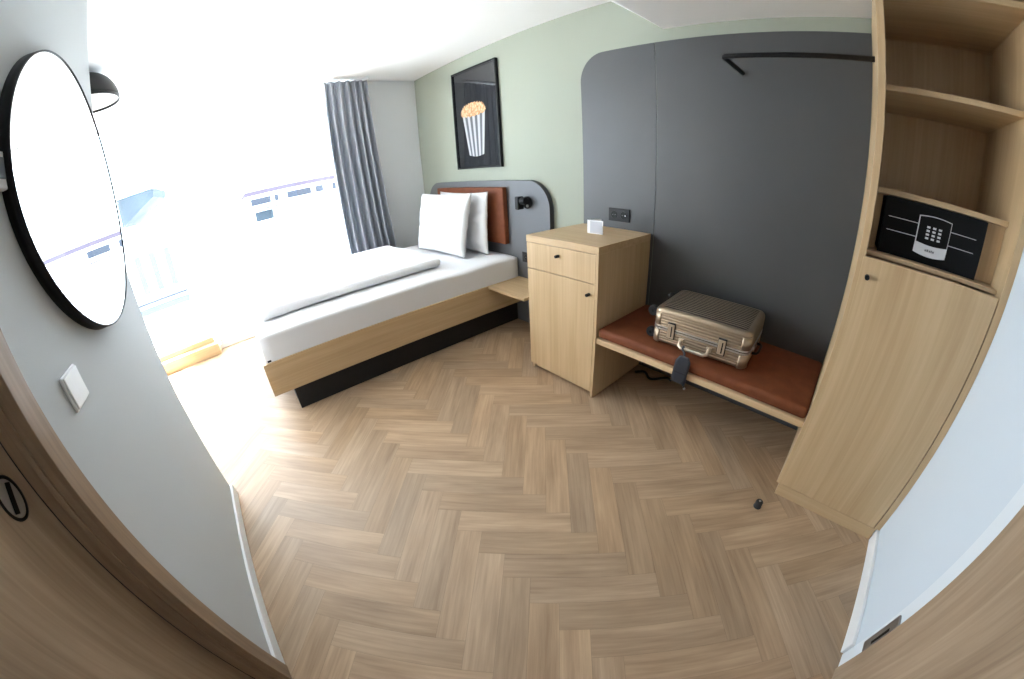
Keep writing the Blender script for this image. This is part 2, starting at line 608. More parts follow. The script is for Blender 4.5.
# curtain rail and curtain
cr_ = MB()
cr_.box(-4.095, -4.005, -2.2, 1.58, HI - 0.020, HI - 0.0005, bev=0.003)
tag(cr_.build('curtain_rail', M['white_trim']), 'white curtain rail on the ceiling above the window', 'curtain rail')
def curt(u, v):
    z = 2.562 - v * 2.54
    yb = 1.565 + 0.15 * v ** 1.1
    ya = 1.072 + 0.06 * v ** 1.4
    y = ya + (yb - ya) * u
    amp = 0.028 + 0.040 * min(1, v * 2.5)
    ph = u * 2 * PI * 6.0 + 0.8 * math.sin(u * 8.0) + 0.35 * v * math.sin(u * 17)
    fine = 0.012 * (1 - min(1, v * 5)) * math.sin(u * 2 * PI * 24 + 0.7)
    sn = math.sin(ph)
    x = -4.060 + amp * math.copysign(abs(sn) ** 0.75, sn) + fine * 0.6 + 0.004 * math.sin(3 * v + u * 5)
    y += 0.012 * math.cos(ph * 1.0 + 0.8) * min(1, 0.3 + v)
    return Vector((x, y, z))
ce = MB().grid(curt, 240, 44).build('curtain', M['curtain'], None, recalc=False, mods=(('SOLIDIFY', dict(thickness=0.003)),))
tag(ce, 'grey pleated floor-length curtain gathered at the right of the window', 'curtain')

# ceiling lamp beyond the mirror wall
lc = (-2.90, -0.860)
lr = 0.215
lamp = empty('ceiling_lamp', (lc[0], lc[1], HI), 'black half-dome ceiling lamp with white inside near the window', 'lamp')
outer = [(0.05, HI - 0.001)] + [(lr * math.sin(t), HI - 0.200 + 0.199 * math.cos(t)) for t in [i * PI / 2 / 12 for i in range(2, 13)]]
inner = [((lr - 0.006) * math.sin(t), HI - 0.200 + 0.190 * math.cos(t)) for t in [i * PI / 2 / 12 for i in range(12, 0, -1)]]
MB().lathe([(r, z) for r, z in outer] + [(lr - 0.004, HI - 0.200)], (lc[0], lc[1], 0), 48, cap=False).build('lamp_shade', M['black'], lamp)
MB().lathe([(lr - 0.009, HI - 0.206), (lr + 0.001, HI - 0.206), (lr + 0.001, HI - 0.190), (lr - 0.009, HI - 0.190)], (lc[0], lc[1], 0), 48, close=True).build('rim', M['black'], lamp)
MB().lathe(inner + [(0.001, HI - 0.010)], (lc[0], lc[1], 0), 48, cap=False).build('diffuser', M['lamp_white'], lamp)

# ---------------------------------------------------------------- door 1: sliding door and casing beside the mirror
dj = MB()
dj.box(-0.800, -0.733, MY + 0.0005, MY + 0.018, 0, 2.19, bev=0.002)      # casing face
dj.box(-0.748, -0.7345, MY - 0.070, MY + 0.006, 0, 2.12, bev=0.0015)       # reveal
dj.box(-0.7345, -0.7285, MY - 0.034, MY - 0.018, 0, 2.12, bev=0.002)      # small ridge in the reveal
dj.box(-0.800, 0.36, MY + 0.0005, MY + 0.018, 2.12, 2.19, bev=0.002)
dj.box(0.30, 0.36, MY + 0.0005, MY + 0.018, 0, 2.12, bev=0.002)
d1f = struct(dj.build('door_1', M['jamb_oak']))
MB().box(-0.7322, 0.298, MY - 0.108, MY - 0.0685, 0.006, 2.115, bev=0.001).build('door_leaf', M['door_oak'], d1f)
MB().box(-0.7344, -0.7324, MY - 0.105, MY - 0.0675, 0.0, 2.12).build('gap_shade', M['rubber'], d1f)  # dark strip set in the door gap to stand for its shade
ch = (-0.662, MY - 0.0685, 1.137)
def oval(a, b2, n=36):
    return [(a * math.cos(2 * PI * i / n), b2 * math.sin(2 * PI * i / n)) for i in range(n)]
pull = MB()
A = []
for k, (a, b2, y) in enumerate(((0.036, 0.048, 0.0), (0.0355, 0.0475, 0.003), (0.031, 0.043, 0.003), (0.029, 0.041, 0.0008))):
    A.append([pull.bm.verts.new((ch[0] + u, ch[1] + y, ch[2] + v)) for u, v in oval(a, b2)])
for i in range(3):
    for k in range(36):
        f = pull.bm.faces.new((A[i][k], A[i][(k + 1) % 36], A[i + 1][(k + 1) % 36], A[i + 1][k]))
        f.smooth = True
pp = pull.build('door_handle', M['black_gloss'], d1f)
cup = MB()
cup.prism([(ch[0] + u * 0.96, ch[2] + v * 0.96) for u, v in oval(0.030, 0.042)], 'Y', ch[1] + 0.0002, ch[1] + 0.0012)
cup.build('recess', M['steel'], pp)
cup = MB()
cup.box(ch[0] - 0.030, ch[0] + 0.030, ch[1] + 0.001, ch[1] + 0.0040, ch[2] - 0.007, ch[2] + 0.007, bev=0.001, M4=Matrix.Translation((ch[0], 0, ch[2])) @ Matrix.Rotation(math.radians(58), 4, 'Y') @ Matrix.Translation((-ch[0], 0, -ch[2])))
cup.build('grip', M['black_gloss'], pp)

# ---------------------------------------------------------------- door 2: entrance door in the right wall
df = MB()
df.box(RX - 0.006, RX + 0.05, 0.886, 0.956, 0, 2.10, bev=0.003)
df.box(RX - 0.004, RX + 0.05, -0.06, 0.956, 2.04, 2.10, bev=0.003)
df.box(RX - 0.004, RX + 0.05, -0.06, 0.0, 0, 2.04, bev=0.003)
M['cool_cast_trim'] = mat('white_trim_cool_cast', (0.70, 0.75, 0.79), 0.5)  # white frame tinted with the same cool light cast as the wall
d2f = struct(df.build('door_2', M['cool_cast_trim']))
MB().box(RX - 0.015, RX + 0.035, 0.002, 0.8855, 0.002, 2.036, bev=0.002).build('door_leaf', M['door_oak'], d2f)
hg = MB()
hg.box(RX - 0.016, RX - 0.0065, 0.886, 0.930, 0.175, 0.385, bev=0.004, seg=3)
h1 = hg.build('hinge_plate', M['steel'], d2f)
MB().box(RX - 0.0172, RX - 0.0158, 0.891, 0.903, 0.23, 0.335, bev=0.0005).build('slot', M['black_gloss'], h1)

# ---------------------------------------------------------------- mirror, switch, thermostat
mc = (-1.450, 1.657)
mr = empty('wall_mirror', (mc[0], MY, mc[1]), 'large round mirror with black rim on the white wall', 'mirror')
R0 = 0.446
MB().lathe([(R0 - 0.02, 0.0005), (R0, 0.0005), (R0, 0.036), (R0 - 0.002, 0.038), (R0 - 0.005, 0.038), (R0 - 0.006, 0.033), (R0 - 0.02, 0.033)], (mc[0], MY, mc[1]), 96, axis='Y', close=True).build('rim', M['black'], mr)
MB().cyl((mc[0], MY + 0.006, mc[1]), (mc[0], MY + 0.034, mc[1]), R0 - 0.0065, seg=96).build('mirror_glass', M['mirror'], mr)

sw = empty('light_switch', (-1.0, MY, 1.177), 'square white light switch below the round mirror', 'switch')
MB().box(-1.052, -0.952, MY + 0.0003, MY + 0.009, 1.130, 1.222, bev=0.003).build('frame', M['switch'], sw)
MB().box(-1.048, -0.956, MY + 0.008, MY + 0.0145, 1.134, 1.218, bev=0.003).build('rocker', M['switch'], sw)

th = empty('thermostat', (-0.985, MY, 1.70), 'white wall thermostat with grey display left of the round mirror', 'thermostat')
MB().box(-1.03, -0.94, MY + 0.0003, MY + 0.018, 1.657, 1.745, bev=0.004).build('housing', M['switch'], th)
MB().box(-1.018, -0.955, MY + 0.0178, MY + 0.0195, 1.680, 1.73, bev=0.001).build('display', M['lcd'], th)

# ---------------------------------------------------------------- grey wall panels
PF = 2.218
z1 = 2.237
r_ = 0.20
out = [(-1.749, 0.0), (-1.157, 0.0), (-1.157, z1)] + arc(-1.749 + r_, z1 - r_, r_, PI / 2, PI, 16)
tag(MB().prism(out, 'Y', PF, W - 0.0005, bev=0.001).build('wall_panel', M['grey_panel']),
    'narrow grey wall panel with a rounded top corner behind the oak cabinet', 'wall panel')
tag(MB().box(-1.1545, 0.068, PF, W - 0.0005, 0.0, z1, bev=0.001).build('wall_panel', M['grey_panel']),
    'wide grey wall panel behind the bench and suitcase', 'wall panel')

# wall sockets
def socket(cx, cz, y, n, label):
    s = empty('wall_socket', (cx, y, cz), label, 'socket')
    wd = 0.082 + 0.071 * (n - 1) + 0.02
    MB().box(cx - wd / 2, cx + wd / 2, y - 0.010, y - 0.0003, cz - 0.046, cz + 0.046, bev=0.003).build('frame', M['black_plastic'], s)
    for i in range(n):
        px = cx + (i - (n - 1) / 2) * 0.078
        so = MB().lathe([(0.026, -0.0102), (0.026, -0.0125), (0.021, -0.0125), (0.0195, -0.0105)], (px, y, cz), 28, axis='Y')
        o = so.build('socket_insert', M['black_gloss'], s)
        for dz in (-0.0095, 0.0095):
            MB().cyl((px + dz, y - 0.0106, cz), (px + dz, y - 0.0118, cz), 0.0026, seg=10).build('pin_hole', M['mark_grey'], o)
    return s
s1 = socket(-1.43, 1.092, PF, 2, 'double black wall socket above the oak cabinet')
MB().box(-1.379, -1.373, PF - 0.0135, PF - 0.0120, 1.088, 1.094).build('led_dot', M['silver'], s1)  # small silver square for the socket's white LED dot

# ---------------------------------------------------------------- clothes rail
rl = MB()
pts = [(-0.612, PF - 0.002, 2.003), (-0.612, 1.89, 2.003)]
for i in range(1, 6):
    a = i * PI / 2 / 6
    pts.append((-0.612 + 0.02 * (1 - math.cos(a)), 1.89 - 0.02 * math.sin(a), 2.003))
pts += [(-0.590, 1.87, 2.003), (0.069, 1.87, 2.003)]
rl.tube(pts, 0.0125, 14)
rr = rl.build('clothes_rail', M['black'])
tag(rr, 'black tubular clothes rail between grey wall panel and wardrobe', 'clothes rail')

# ---------------------------------------------------------------- wardrobe
X0, X1, XF = 0.070, 0.672 - 0.001, 1.600
wd = empty('wardrobe', ((X0 + X1) / 2, 1.9, 0), 'tall oak wardrobe with open shelves above a single door', 'wardrobe')
TH = 0.028
WH = 2.26
bw = MB()
bw.box(X0, X0 + TH, XF, PF - 0.0, 0.075, WH, bev=0.0015)
bw.box(X1 - TH - 0.003, X1, XF, W - 0.001, 0.075, WH, bev=0.0015)
bw.box(X0 + TH, X1 - TH - 0.003, PF - 0.02, W - 0.001, 0.075, WH)
bw.box(X0, X1, XF, W - 0.001, WH, WH + 0.02, bev=0.001)
bw.build('body', M['oak_z'], wd)
xi0, xi1 = X0 + TH, X1 - TH - 0.003
for nm, za, zb, yf in (('top_panel', 2.205, 2.228, 1.66), ('shelf', 1.846, 1.868, 1.720), ('shelf', 1.458, 1.480, 1.720), ('shelf', 1.212 + 0.012, 1.240, 1.650)):
    MB().box(xi0 + 0.0005, xi1 - 0.0005, yf, PF - 0.021, za, zb, bev=0.0015).build(nm, M['oak_x'], wd)
MB().box(xi0, xi0 + 0.035, 1.745, 1.763, 1.241, 1.457, bev=0.001).build('filler_strip', M['oak_z'], wd)
MB().box(xi1 - 0.075, xi1, 1.745, 1.763, 1.241, 1.457, bev=0.001).build('filler_strip', M['oak_z'], wd)
MB().box(X0 + 0.020, X1 - 0.036, XF - 0.002, XF + 0.020, 0.079, 1.2225, bev=0.0015).build('door', M['oak_z'], wd)
dw = [o for o in wd.children if o.name.startswith('door')][0]
MB().cyl((0.121, XF - 0.0015, 1.150), (0.121, XF - 0.026, 1.150), 0.0095, seg=24, bev=0.001).build('knob', M['black'], dw)
MB().box(X0 + 0.018, X1 - 0.018, XF + 0.001, XF + 0.018, 0.0, 0.0745, bev=0.001).build('plinth', M['oak_x'], wd)
MB().box(X0 + 0.018, X0 + 0.036, XF + 0.018, PF - 0.02, 0.0, 0.0745, bev=0.001).build('plinth', M['oak_y'], wd)

# safe
SY = 1.70
sf = empty('safe', (0.348, 1.85, 1.2405), 'black electronic safe with keypad in the oak wardrobe', 'safe')
MB().box(0.146, 0.550, SY + 0.006, 2.05, 1.2408, 1.452, bev=0.002).build('body', M['black_plastic'], sf)
MB().box(0.142, 0.553, SY, SY + 0.006, 1.2412, 1.455, bev=0.0015).build('front_plate', M['black_gloss'], sf)
def curved(xa, xb, zt, zb, bt, bb, n=12):
    top = [(xa + (xb - xa) * i / n, zt + bt * math.sin(PI * i / n)) for i in range(n + 1)]
    bot = [(xb - (xb - xa) * i / n, zb - bb * math.sin(PI * i / n)) for i in range(n + 1)]
    return top + bot
kx0, kx1 = 0.283, 0.414
kp = MB().prism(curved(kx0, kx1, 1.414, 1.278, 0.006, 0.009), 'Y', SY - 0.008, SY - 0.0002, bev=0.001).build('keypad', M['plate_silver'], sf)
MB().prism(curved(kx0 + 0.003, kx1 - 0.003, 1.411, 1.318, 0.006, 0.006), 'Y', SY - 0.0095, SY - 0.0078).build('keypad_face', M['black_gloss'], kp)
for i in range(3):
    for j in range(4):
        cx, cz = 0.325 + i * 0.0235, 1.378 - j * 0.0135
        MB().box(cx - 0.0065, cx + 0.0065, SY - 0.0108, SY - 0.0094, cz - 0.0037, cz + 0.0037, bev=0.0004).build('key', M['plate_silver'], kp)
lg = MB()
for k, (a, b2) in enumerate(((0.328, 0.334), (0.336, 0.342), (0.345, 0.351), (0.353, 0.357), (0.359, 0.366))):
    lg.box(a, b2, SY - 0.0090, SY - 0.0079, 1.289, 1.296 + 0.002 * (k % 2))
lg.build('lettering', M['mark_grey'], kp)
for za in (1.382, 1.332):
    for xa, xb in ((0.163, kx0 - 0.001), (kx1 + 0.001, 0.520)):
        MB().box(xa, xb, SY - 0.0012, SY - 0.0001, za - 0.0013, za + 0.0013).build('trim_line', M['plate_silver'], sf)

# ---------------------------------------------------------------- bench
bn = empty('bench', (-0.56, 1.92, 0), 'wall bench of oak with brown leather seat between cabinet and wardrobe', 'bench')
MB().box(-1.1765, 0.0690, 1.636, PF - 0.001, 0.402, 0.4375, bev=0.0015).build('board', M['oak_x'], bn)
def cushion(name, x0, x1, y0, y1, z0, z1, m, parent, rad, nx, ny, ax=0.003):
    t = bmesh.new()
    bmesh.ops.create_cube(t, size=1)
    for v in t.verts:
        v.co = Vector(((x0 + x1) / 2 + v.co.x * (x1 - x0), (y0 + y1) / 2 + v.co.y * (y1 - y0), (z0 + z1) / 2 + v.co.z * (z1 - z0)))
    bmesh.ops.bevel(t, geom=t.edges[:], offset=rad, segments=4, profile=0.5, affect='EDGES')
    for f in t.faces:
        f.smooth = True
    mb = MB()
    mb.join(t)
    return mb.build(name, m, parent)
cushion('seat_cushion', -1.1762, 0.0685, 1.643, PF - 0.0015, 0.438, 0.500, M['leather'], bn, 0.022, 1, 1)

# ---------------------------------------------------------------- cabinet
CX0, CX1, CF, CB = -1.756, -1.177, 1.628, PF - 0.001
cb = empty('cabinet', ((CX0 + CX1) / 2, 1.92, 0), 'oak cabinet with a drawer over a door beside the bench', 'cabinet')
bb_ = MB()
bb_.box(CX0, CX0 + 0.019, CF + 0.021, CB, 0.0, 0.951, bev=0.001)
bb_.box(CX1 - 0.019, CX1, CF + 0.0, CB, 0.0, 0.951, bev=0.001)
bb_.box(CX0 + 0.019, CX1 - 0.019, CB - 0.01, CB, 0.05, 0.951)
bb_.box(CX0 + 0.019, CX1 - 0.019, CF + 0.021, CB, 0.05, 0.078)
bb_.box(CX0 + 0.019, CX1 - 0.019, CF + 0.025, CB, 0.765, 0.783)
bb_.build('body', M['oak_z'], cb)
MB().box(CX0 - 0.001, CX1 + 0.001, CF - 0.001, CB, 0.9515, 0.995, bev=0.0015).build('top', M['oak_x'], cb)
dr = MB().box(CX0 + 0.001, CX1 - 0.0205, CF + 0.0, CF + 0.020, 0.7755, 0.9485, bev=0.001).build('drawer', M['oak_z'], cb)
dd = MB().box(CX0 + 0.001, CX1 - 0.0205, CF + 0.0, CF + 0.020, 0.048, 0.7715, bev=0.001).build('door', M['oak_z'], cb)
MB().box(CX0 + 0.019, CX1 - 0.019, CF + 0.045, CF + 0.06, 0.0, 0.06).build('plinth', M['oak_x'], cb)
MB().cyl((-1.478, CF + 0.0005, 0.895), (-1.478, CF - 0.028, 0.895), 0.0095, seg=24, bev=0.001).build('knob', M['black'], dr)
MB().cyl((-1.238, CF + 0.0005, 0.706), (-1.238, CF - 0.028, 0.706), 0.0095, seg=24, bev=0.001).build('knob', M['black'], dd)

# folded card on the cabinet
kc = empty('tent_card', (-1.43, 1.93, 0.995), 'small white folded card standing on the oak cabinet', 'card')
Rk = Matrix.Translation((-1.485, 1.925, 0)) @ Matrix.Rotation(math.radians(8), 4, 'Z')
MB().box(0, 0.112, -0.0012, 0.0012, 0.9957, 1.083, M4=Rk).build('card_leaf', M['paper'], kc)
MB().box(0.020, 0.106, -0.0020, -0.0012, 1.000, 1.076, M4=Rk).build('card_print', M['card_print'], kc)
Rk2 = Matrix.Translation((-1.487, 1.925, 0)) @ Matrix.Rotation(math.radians(62), 4, 'Z')
MB().box(0, 0.10, -0.0012, 0.0012, 0.9957, 1.083, M4=Rk2).build('card_leaf', M['paper'], kc)

# ---------------------------------------------------------------- picture
pc = empty('picture', (-3.0, W, 1.44), 'black framed picture of a striped popcorn bucket above the bed', 'picture')
px0, px1, pz0, pz1 = -3.355, -2.647, 1.438, 2.438
fd = MB()
fw = 0.018
for a in ((px0, px0 + fw, pz0, pz1), (px1 - fw, px1, pz0, pz1), (px0 + fw, px1 - fw, pz0, pz0 + fw), (px0 + fw, px1 - fw, pz1 - fw, pz1)):
    fd.box(a[0], a[1], W - 0.032, W - 0.0005, a[2], a[3], bev=0.0015)
fd.build('frame', M['black'], pc)
pr = MB().box(px0 + fw - 0.002, px1 - fw + 0.002, W - 0.018, W - 0.006, pz0 + fw - 0.002, pz1 - fw + 0.002).build('print', M['print_bg'], pc)
ty, by = 2.000, 1.572
tx0, tx1, bx0, bx1 = -3.215, -2.845, -3.135, -2.900
NS = 9
for dark in (0, 1):
    g = MB()
    for i in range(NS):
        if i % 2 != dark:
            continue
        a, b2 = i / NS, (i + 1) / NS
        sag = lambda t: -0.018 * math.sin(PI * t)
        q = [(tx0 + (tx1 - tx0) * a, ty + sag(a)), (tx0 + (tx1 - tx0) * b2, ty + sag(b2)), (bx0 + (bx1 - bx0) * b2, by + sag(b2)), (bx0 + (bx1 - bx0) * a, by + sag(a))]
        g.prism(q, 'Y', W - 0.0188, W - 0.0179)
    g.build('printed_bucket', M['stripe_w'] if dark == 0 else M['stripe_d'], pr)
rp = random.Random(3)
outl = []
n = 46
for i in range(n + 1):
    t = PI * i / n
    outl.append((-3.035 + 0.200 * math.cos(t) * (1 + 0.05 * math.sin(i * 2.6)), 1.990 + 0.100 * math.sin(t) ** 0.8 * (1 + 0.10 * math.sin(i * 1.9)) + 0.006 * math.sin(i * 4.1)))
for i in range(1, 16):
    t = i / 16
    outl.append((-3.235 + 0.395 * t, 1.972 - 0.02 * math.sin(PI * t) - 0.008 * math.sin(i * 2.3)))
MB().prism(outl, 'Y', W - 0.0194, W - 0.0186).build('printed_popcorn', M['popcorn'], pr)

# ---------------------------------------------------------------- headboard
hb = empty('headboard', (-3.0, 2.2, 0), 'grey headboard with rounded corners behind the white pillows', 'headboard')
HF = 2.172
hx0, hx1, hz = -3.99, -2.056, 1.312
rr_ = 0.24
oz = [(hx0, 0.0), (hx1, 0.0)] + arc(hx1 - rr_, hz - rr_, rr_, 0, PI / 2, 16) + arc(hx0 + rr_, hz - rr_, rr_, PI / 2, PI, 16)
M['headboard_grey'] = mat('headboard_grey', (0.118, 0.124, 0.132), 0.5, spec=0.4)
MB().prism(oz, 'Y', HF, HF + 0.003).build('board', M['headboard_grey'], hb)
MB().prism(oz, 'Y', HF + 0.003, W - 0.0005).build('edge_band', M['grey_edge'], hb)
cushion('leather_pad', -3.700, -2.565, 2.118, HF - 0.0005, 0.735, 1.255, M['leather'], hb, 0.012, 1, 1)

# reading lamp
rl2 = empty('reading_lamp', (-2.33, HF, 1.13), 'black reading lamp on the grey headboard right of the leather pad', 'lamp')
MB().cyl((-2.300, HF - 0.0004, 1.128), (-2.300, HF - 0.022, 1.128), 0.052, seg=32, bev=0.002).build('wall_mount', M['black'], rl2)
MB().cyl((-2.302, HF - 0.020, 1.128), (-2.302, HF - 0.062, 1.128), 0.011, seg=16).build('arm', M['black'], rl2)
MB().box(-2.362, -2.318, HF - 0.100, HF - 0.030, 1.072, 1.182, bev=0.010, seg=3).build('lamp_head', M['black'], rl2)
MB().cyl((-2.325, HF - 0.060, 1.145), (-2.262, HF - 0.060, 1.145), 0.030, seg=24, bev=0.004).build('joint', M['black'], rl2)
MB().cyl((-2.285, HF - 0.022, 1.100), (-2.285, HF - 0.030, 1.100), 0.012, seg=18).build('button', M['steel'], rl2)
socket(-2.345, 0.640, HF, 1, 'single black socket low on the grey headboard')

# ---------------------------------------------------------------- bed
BX1 = -2.440
BX0 = -3.945
bd = empty('bed', ((BX0 + BX1) / 2, 1.0, 0), 'bed with light oak frame and white mattress below the popcorn picture', 'bed')
MB().box(BX1 - 0.024, BX1, -0.082 - 0.012, HF - 0.001, 0.203, 0.443, bev=0.0015).build('side_board', M['oak_y'], bd)
MB().box(BX0, BX0 + 0.024, -0.082 - 0.012, HF - 0.001, 0.203, 0.443, bev=0.0015).build('side_board', M['oak_y'], bd)
MB().box(BX0 + 0.0245, BX1 - 0.0245, -0.094, -0.070, 0.203, 0.443, bev=0.0015).build('foot_board', M['oak_x'], bd)
MB().box(BX0 + 0.0245, BX1 - 0.0245, -0.0695, HF - 0.001, 0.300, 0.318).build('slat_base', M['oak_x'], bd)
MB().box(-3.87, -2.507, 0.055, HF - 0.001, 0.0, 0.299, bev=0.001).build('plinth', M['plinth'], bd)
def mattress():
    x0, x1, y0, y1, z0, z1 = BX0 + 0.03, -2.455, -0.068, HF - 0.003, 0.319, 0.630
    t = bmesh.new()
    bmesh.ops.create_cube(t, size=1)
    for v in t.verts:
        v.co = Vector(((x0 + x1) / 2 + v.co.x * (x1 - x0), (y0 + y1) / 2 + v.co.y * (y1 - y0), (z0 + z1) / 2 + v.co.z * (z1 - z0)))
    bmesh.ops.subdivide_edges(t, edges=t.edges[:], cuts=30, use_grid_fill=True)
    r = 0.026
    for v in t.verts:
        c = v.co
        q = Vector((min(max(c.x, x0 + r), x1 - r), min(max(c.y, y0 + r), y1 - r), min(max(c.z, z0 + r), z1 - r)))
        d = c - q
        if d.length > 1e-6:
            c = q + d.normalized() * r
        if c.z > 0.45:
            k = min(1, (c.z - 0.45) / 0.1)
            nz = noise.noise(Vector((c.x * 2.5, c.y * 2.0, 1.3)))
            nn = noise.noise(Vector((c.x * 7, c.y * 6, c.z * 9)))
            c = c + Vector((nn * 0.004 * k, 0, 0.010 * nz * k + 0.003 * nn * k))
        v.co = c
    for f in t.faces:
        f.smooth = True
    mb = MB()
    mb.join(t)
    return mb.build('mattress', M['mattress'], bd)
mt = mattress()
MB().box(-2.4570, -2.4555, -0.055, -0.028, 0.447, 0.460).build('care_tag', M['black_plastic'], mt)

# bedside shelf
tag(MB().box(-2.4395, -1.990, 1.792, HF - 0.001, 0.420, 0.443, bev=0.0015).build('bedside_shelf', M['oak_x']),
    'small oak shelf jutting from the bed towards the cabinet', 'shelf')

# duvet
def duvet():
    x0, x1, y0, y1, z0, z1 = -3.86, -2.722, -0.020, 1.53, 0.640, 0.720
    t = bmesh.new()
    bmesh.ops.create_cube(t, size=1)
    for v in t.verts:
        v.co = Vector(((x0 + x1) / 2 + v.co.x * (x1 - x0), (y0 + y1) / 2 + v.co.y * (y1 - y0), (z0 + z1) / 2 + v.co.z * (z1 - z0)))
    bmesh.ops.subdivide_edges(t, edges=t.edges[:], cuts=44, use_grid_fill=True)
    r = 0.036
    for v in t.verts:
        c = v.co.copy()
        q = Vector((min(max(c.x, x0 + r), x1 - r), min(max(c.y, y0 + r), y1 - r), min(max(c.z, z0 + r), z1 - r)))
        d = c - q
        if d.length > 1e-6:
            c = q + d.normalized() * r
        h = (c.z - z0) / (z1 - z0)
        if h > 0.15:
            nz = noise.noise(Vector((c.x * 2.2 + 4, c.y * 1.6, 0.3)))
            n2 = noise.noise(Vector((c.x * 8, c.y * 6 + 2, 3.1)))
            c.z += h * (0.016 * nz + 0.005 * n2)
            c.y += h * 0.012 * noise.noise(Vector((c.x * 3, 0, c.z * 9)))
        c.x += 0.010 * noise.noise(Vector((0.2, c.y * 2.4, c.z * 5)))
        # the near side leans a little back from foot to head
        v.co = c
    for f in t.faces:
        f.smooth = True
    mb = MB()
    mb.join(t)
    return mb.build('duvet', M['linen'])
tag(duvet(), 'white folded duvet lying flat along the bed', 'duvet')

# pillows
def pillow(loc, rx, rz, w, h, t, seed, label):
    nu, nv = 40, 30
    def side(sg):
        def fn(u, v):
            a, b_ = u * 2 - 1, v * 2 - 1
            e1 = max(0.0, 1 - abs(a) ** 2.6)
            e2 = max(0.0, 1 - abs(b_) ** 2.6)
            th_ = t / 2 * (e1 * e2) ** 0.45
            pin = 1 - 0.06 * (1 - abs(b_) ** 2) * abs(a) ** 2 - 0.02 * (1 - b_)
            pin2 = 1 - 0.06 * (1 - abs(a) ** 2.5) * abs(b_) ** 2
            p = Vector((a * w / 2 * pin, 0, b_ * h / 2 * pin2 + h / 2))
            wr = noise.noise(Vector((a * 2.2 + seed, b_ * 2.6, sg * 3.0))) * 0.024 + noise.noise(Vector((a * 5 + seed, b_ * 8, sg))) * 0.011
            p.y = sg * (th_ + wr * (e1 * e2) ** 0.5)
            p.z -= 0.012 * (1 - b_) * 0.5
            return p
        return fn
    mb = MB()
    mb.grid(side(-1), nu, nv)
    mb.grid(side(1), nu, nv)
    o = mb.build('pillow', M['linen'], None, merge=0.0008)
    o.location = loc
    o.rotation_euler = (rx, 0, rz)
    o['label'] = label
    o['category'] = 'pillow'
    o['group'] = 'white pillows at the head of the bed'
    return o
pillow((-3.205, 1.788, 0.650), math.radians(-13), math.radians(2), 0.885, 0.59, 0.165, 1.0, 'front white pillow of the two, nearer the duvet')
pillow((-3.105, 2.022, 0.650), math.radians(-3), math.radians(-1), 0.86, 0.575, 0.105, 7.0, 'rear white pillow, leaning on the brown leather pad')

# ---------------------------------------------------------------- suitcase
SL, SD, SH = 0.545, 0.400, 0.215
ANG = math.radians(3.0)
sc0 = Vector((-0.588, 1.925, 0.501))
RS = Matrix.Translation(sc0) @ Matrix.Rotation(ANG, 4, 'Z')
scs = empty('suitcase', sc0, 'champagne aluminium suitcase lying on the brown leather bench', 'suitcase')
def shell(za, zb, name, m):
    """one half of the case, ribbed, with rounded corners; built in local coordinates"""
    mb = MB()
    hx, hy = SL / 2, SD / 2
    rc = 0.045
    def ring(z, ins, ribs=True):
        pts = []
        # rounded rectangle, many points per side so the ribs show
        def corner(cx, cy, a0):
            for i in range(9):
                a = a0 + PI / 2 * i / 8
                pts.append((cx + (rc - ins) * math.cos(a), cy + (rc - ins) * math.sin(a), z))
        corner(hx - rc, hy - rc, 0)
        corner(-hx + rc, hy - rc, PI / 2)
        corner(-hx + rc, -hy + rc, PI)
        corner(hx - rc, -hy + rc, 1.5 * PI)
        return pts
    top = zb > 0.12
    prof = []
    rr = 0.026
    zs = [za + (zb - za) * i / 40 for i in range(41)]
    for z in zs:
        d = (zb - z) if top else (z - za)
        ins = 0.0
        if d < rr:
            ins = rr - math.sqrt(max(0, rr * rr - (rr - d) ** 2))
        else:
            ph = (d - rr) / 0.0165
            ins = 0.0045 * (0.5 + 0.5 * math.cos(2 * PI * ph)) ** 3
        prof.append((z, ins))
    rings = []
    for z, ins in prof:
        rings.append([mb.bm.verts.new(RS @ Vector(p)) for p in ring(z, ins)])
    n_ = len(rings[0])
    for i in range(len(rings) - 1):
        for k in range(n_):
            f = mb.bm.faces.new((rings[i][k], rings[i][(k + 1) % n_], rings[i + 1][(k + 1) % n_], rings[i + 1][k]))
            f.smooth = True
    mb.bm.faces.new(rings[0])
    mb.bm.faces.new(rings[-1])
    return mb.build(name, m, scs)
shell(0.012, 0.098, 'lower_shell', M['champagne'])
ush = shell(0.116, SH, 'upper_shell', M['champagne'])
# ribbed lid: waves across the short side
def ribs():
    mb = MB()
    x0, x1, y0, y1 = -SL / 2 + 0.030, SL / 2 - 0.030, -SD / 2 + 0.030, SD / 2 - 0.030
    nr = 14
    def fn(u, v):
        y = y0 + (y1 - y0) * v
        x = x0 + (x1 - x0) * u
        e = min(1, min(u, 1 - u) * 14)
        zz = SH + 0.0004 + 0.0060 * abs(math.sin(PI * nr * v)) ** 0.7 * e
        if u in (0, 1) or v in (0, 1):
            zz = SH - 0.002
        return RS @ Vector((x, y, zz))
    mb.grid(fn, 40, nr * 8)
    for i, f in enumerate(mb.bm.faces):
        q = (i % (nr * 8)) % 8
        f.material_index = 1 if q in (0, 7, 1, 6) else 0
    return mb.build('ribbed_lid', [M['champagne'], M['rib_shade']], scs)
ribs()
def rrect(hx, hy, rc, n=8):
    p = []
    for cx, cy, a0 in ((hx - rc, hy - rc, 0), (-hx + rc, hy - rc, PI / 2), (-hx + rc, -hy + rc, PI), (hx - rc, -hy + rc, 1.5 * PI)):
        for i in range(n + 1):
            a = a0 + PI / 2 * i / n
            p.append((cx + rc * math.cos(a), cy + rc * math.sin(a)))
    return p
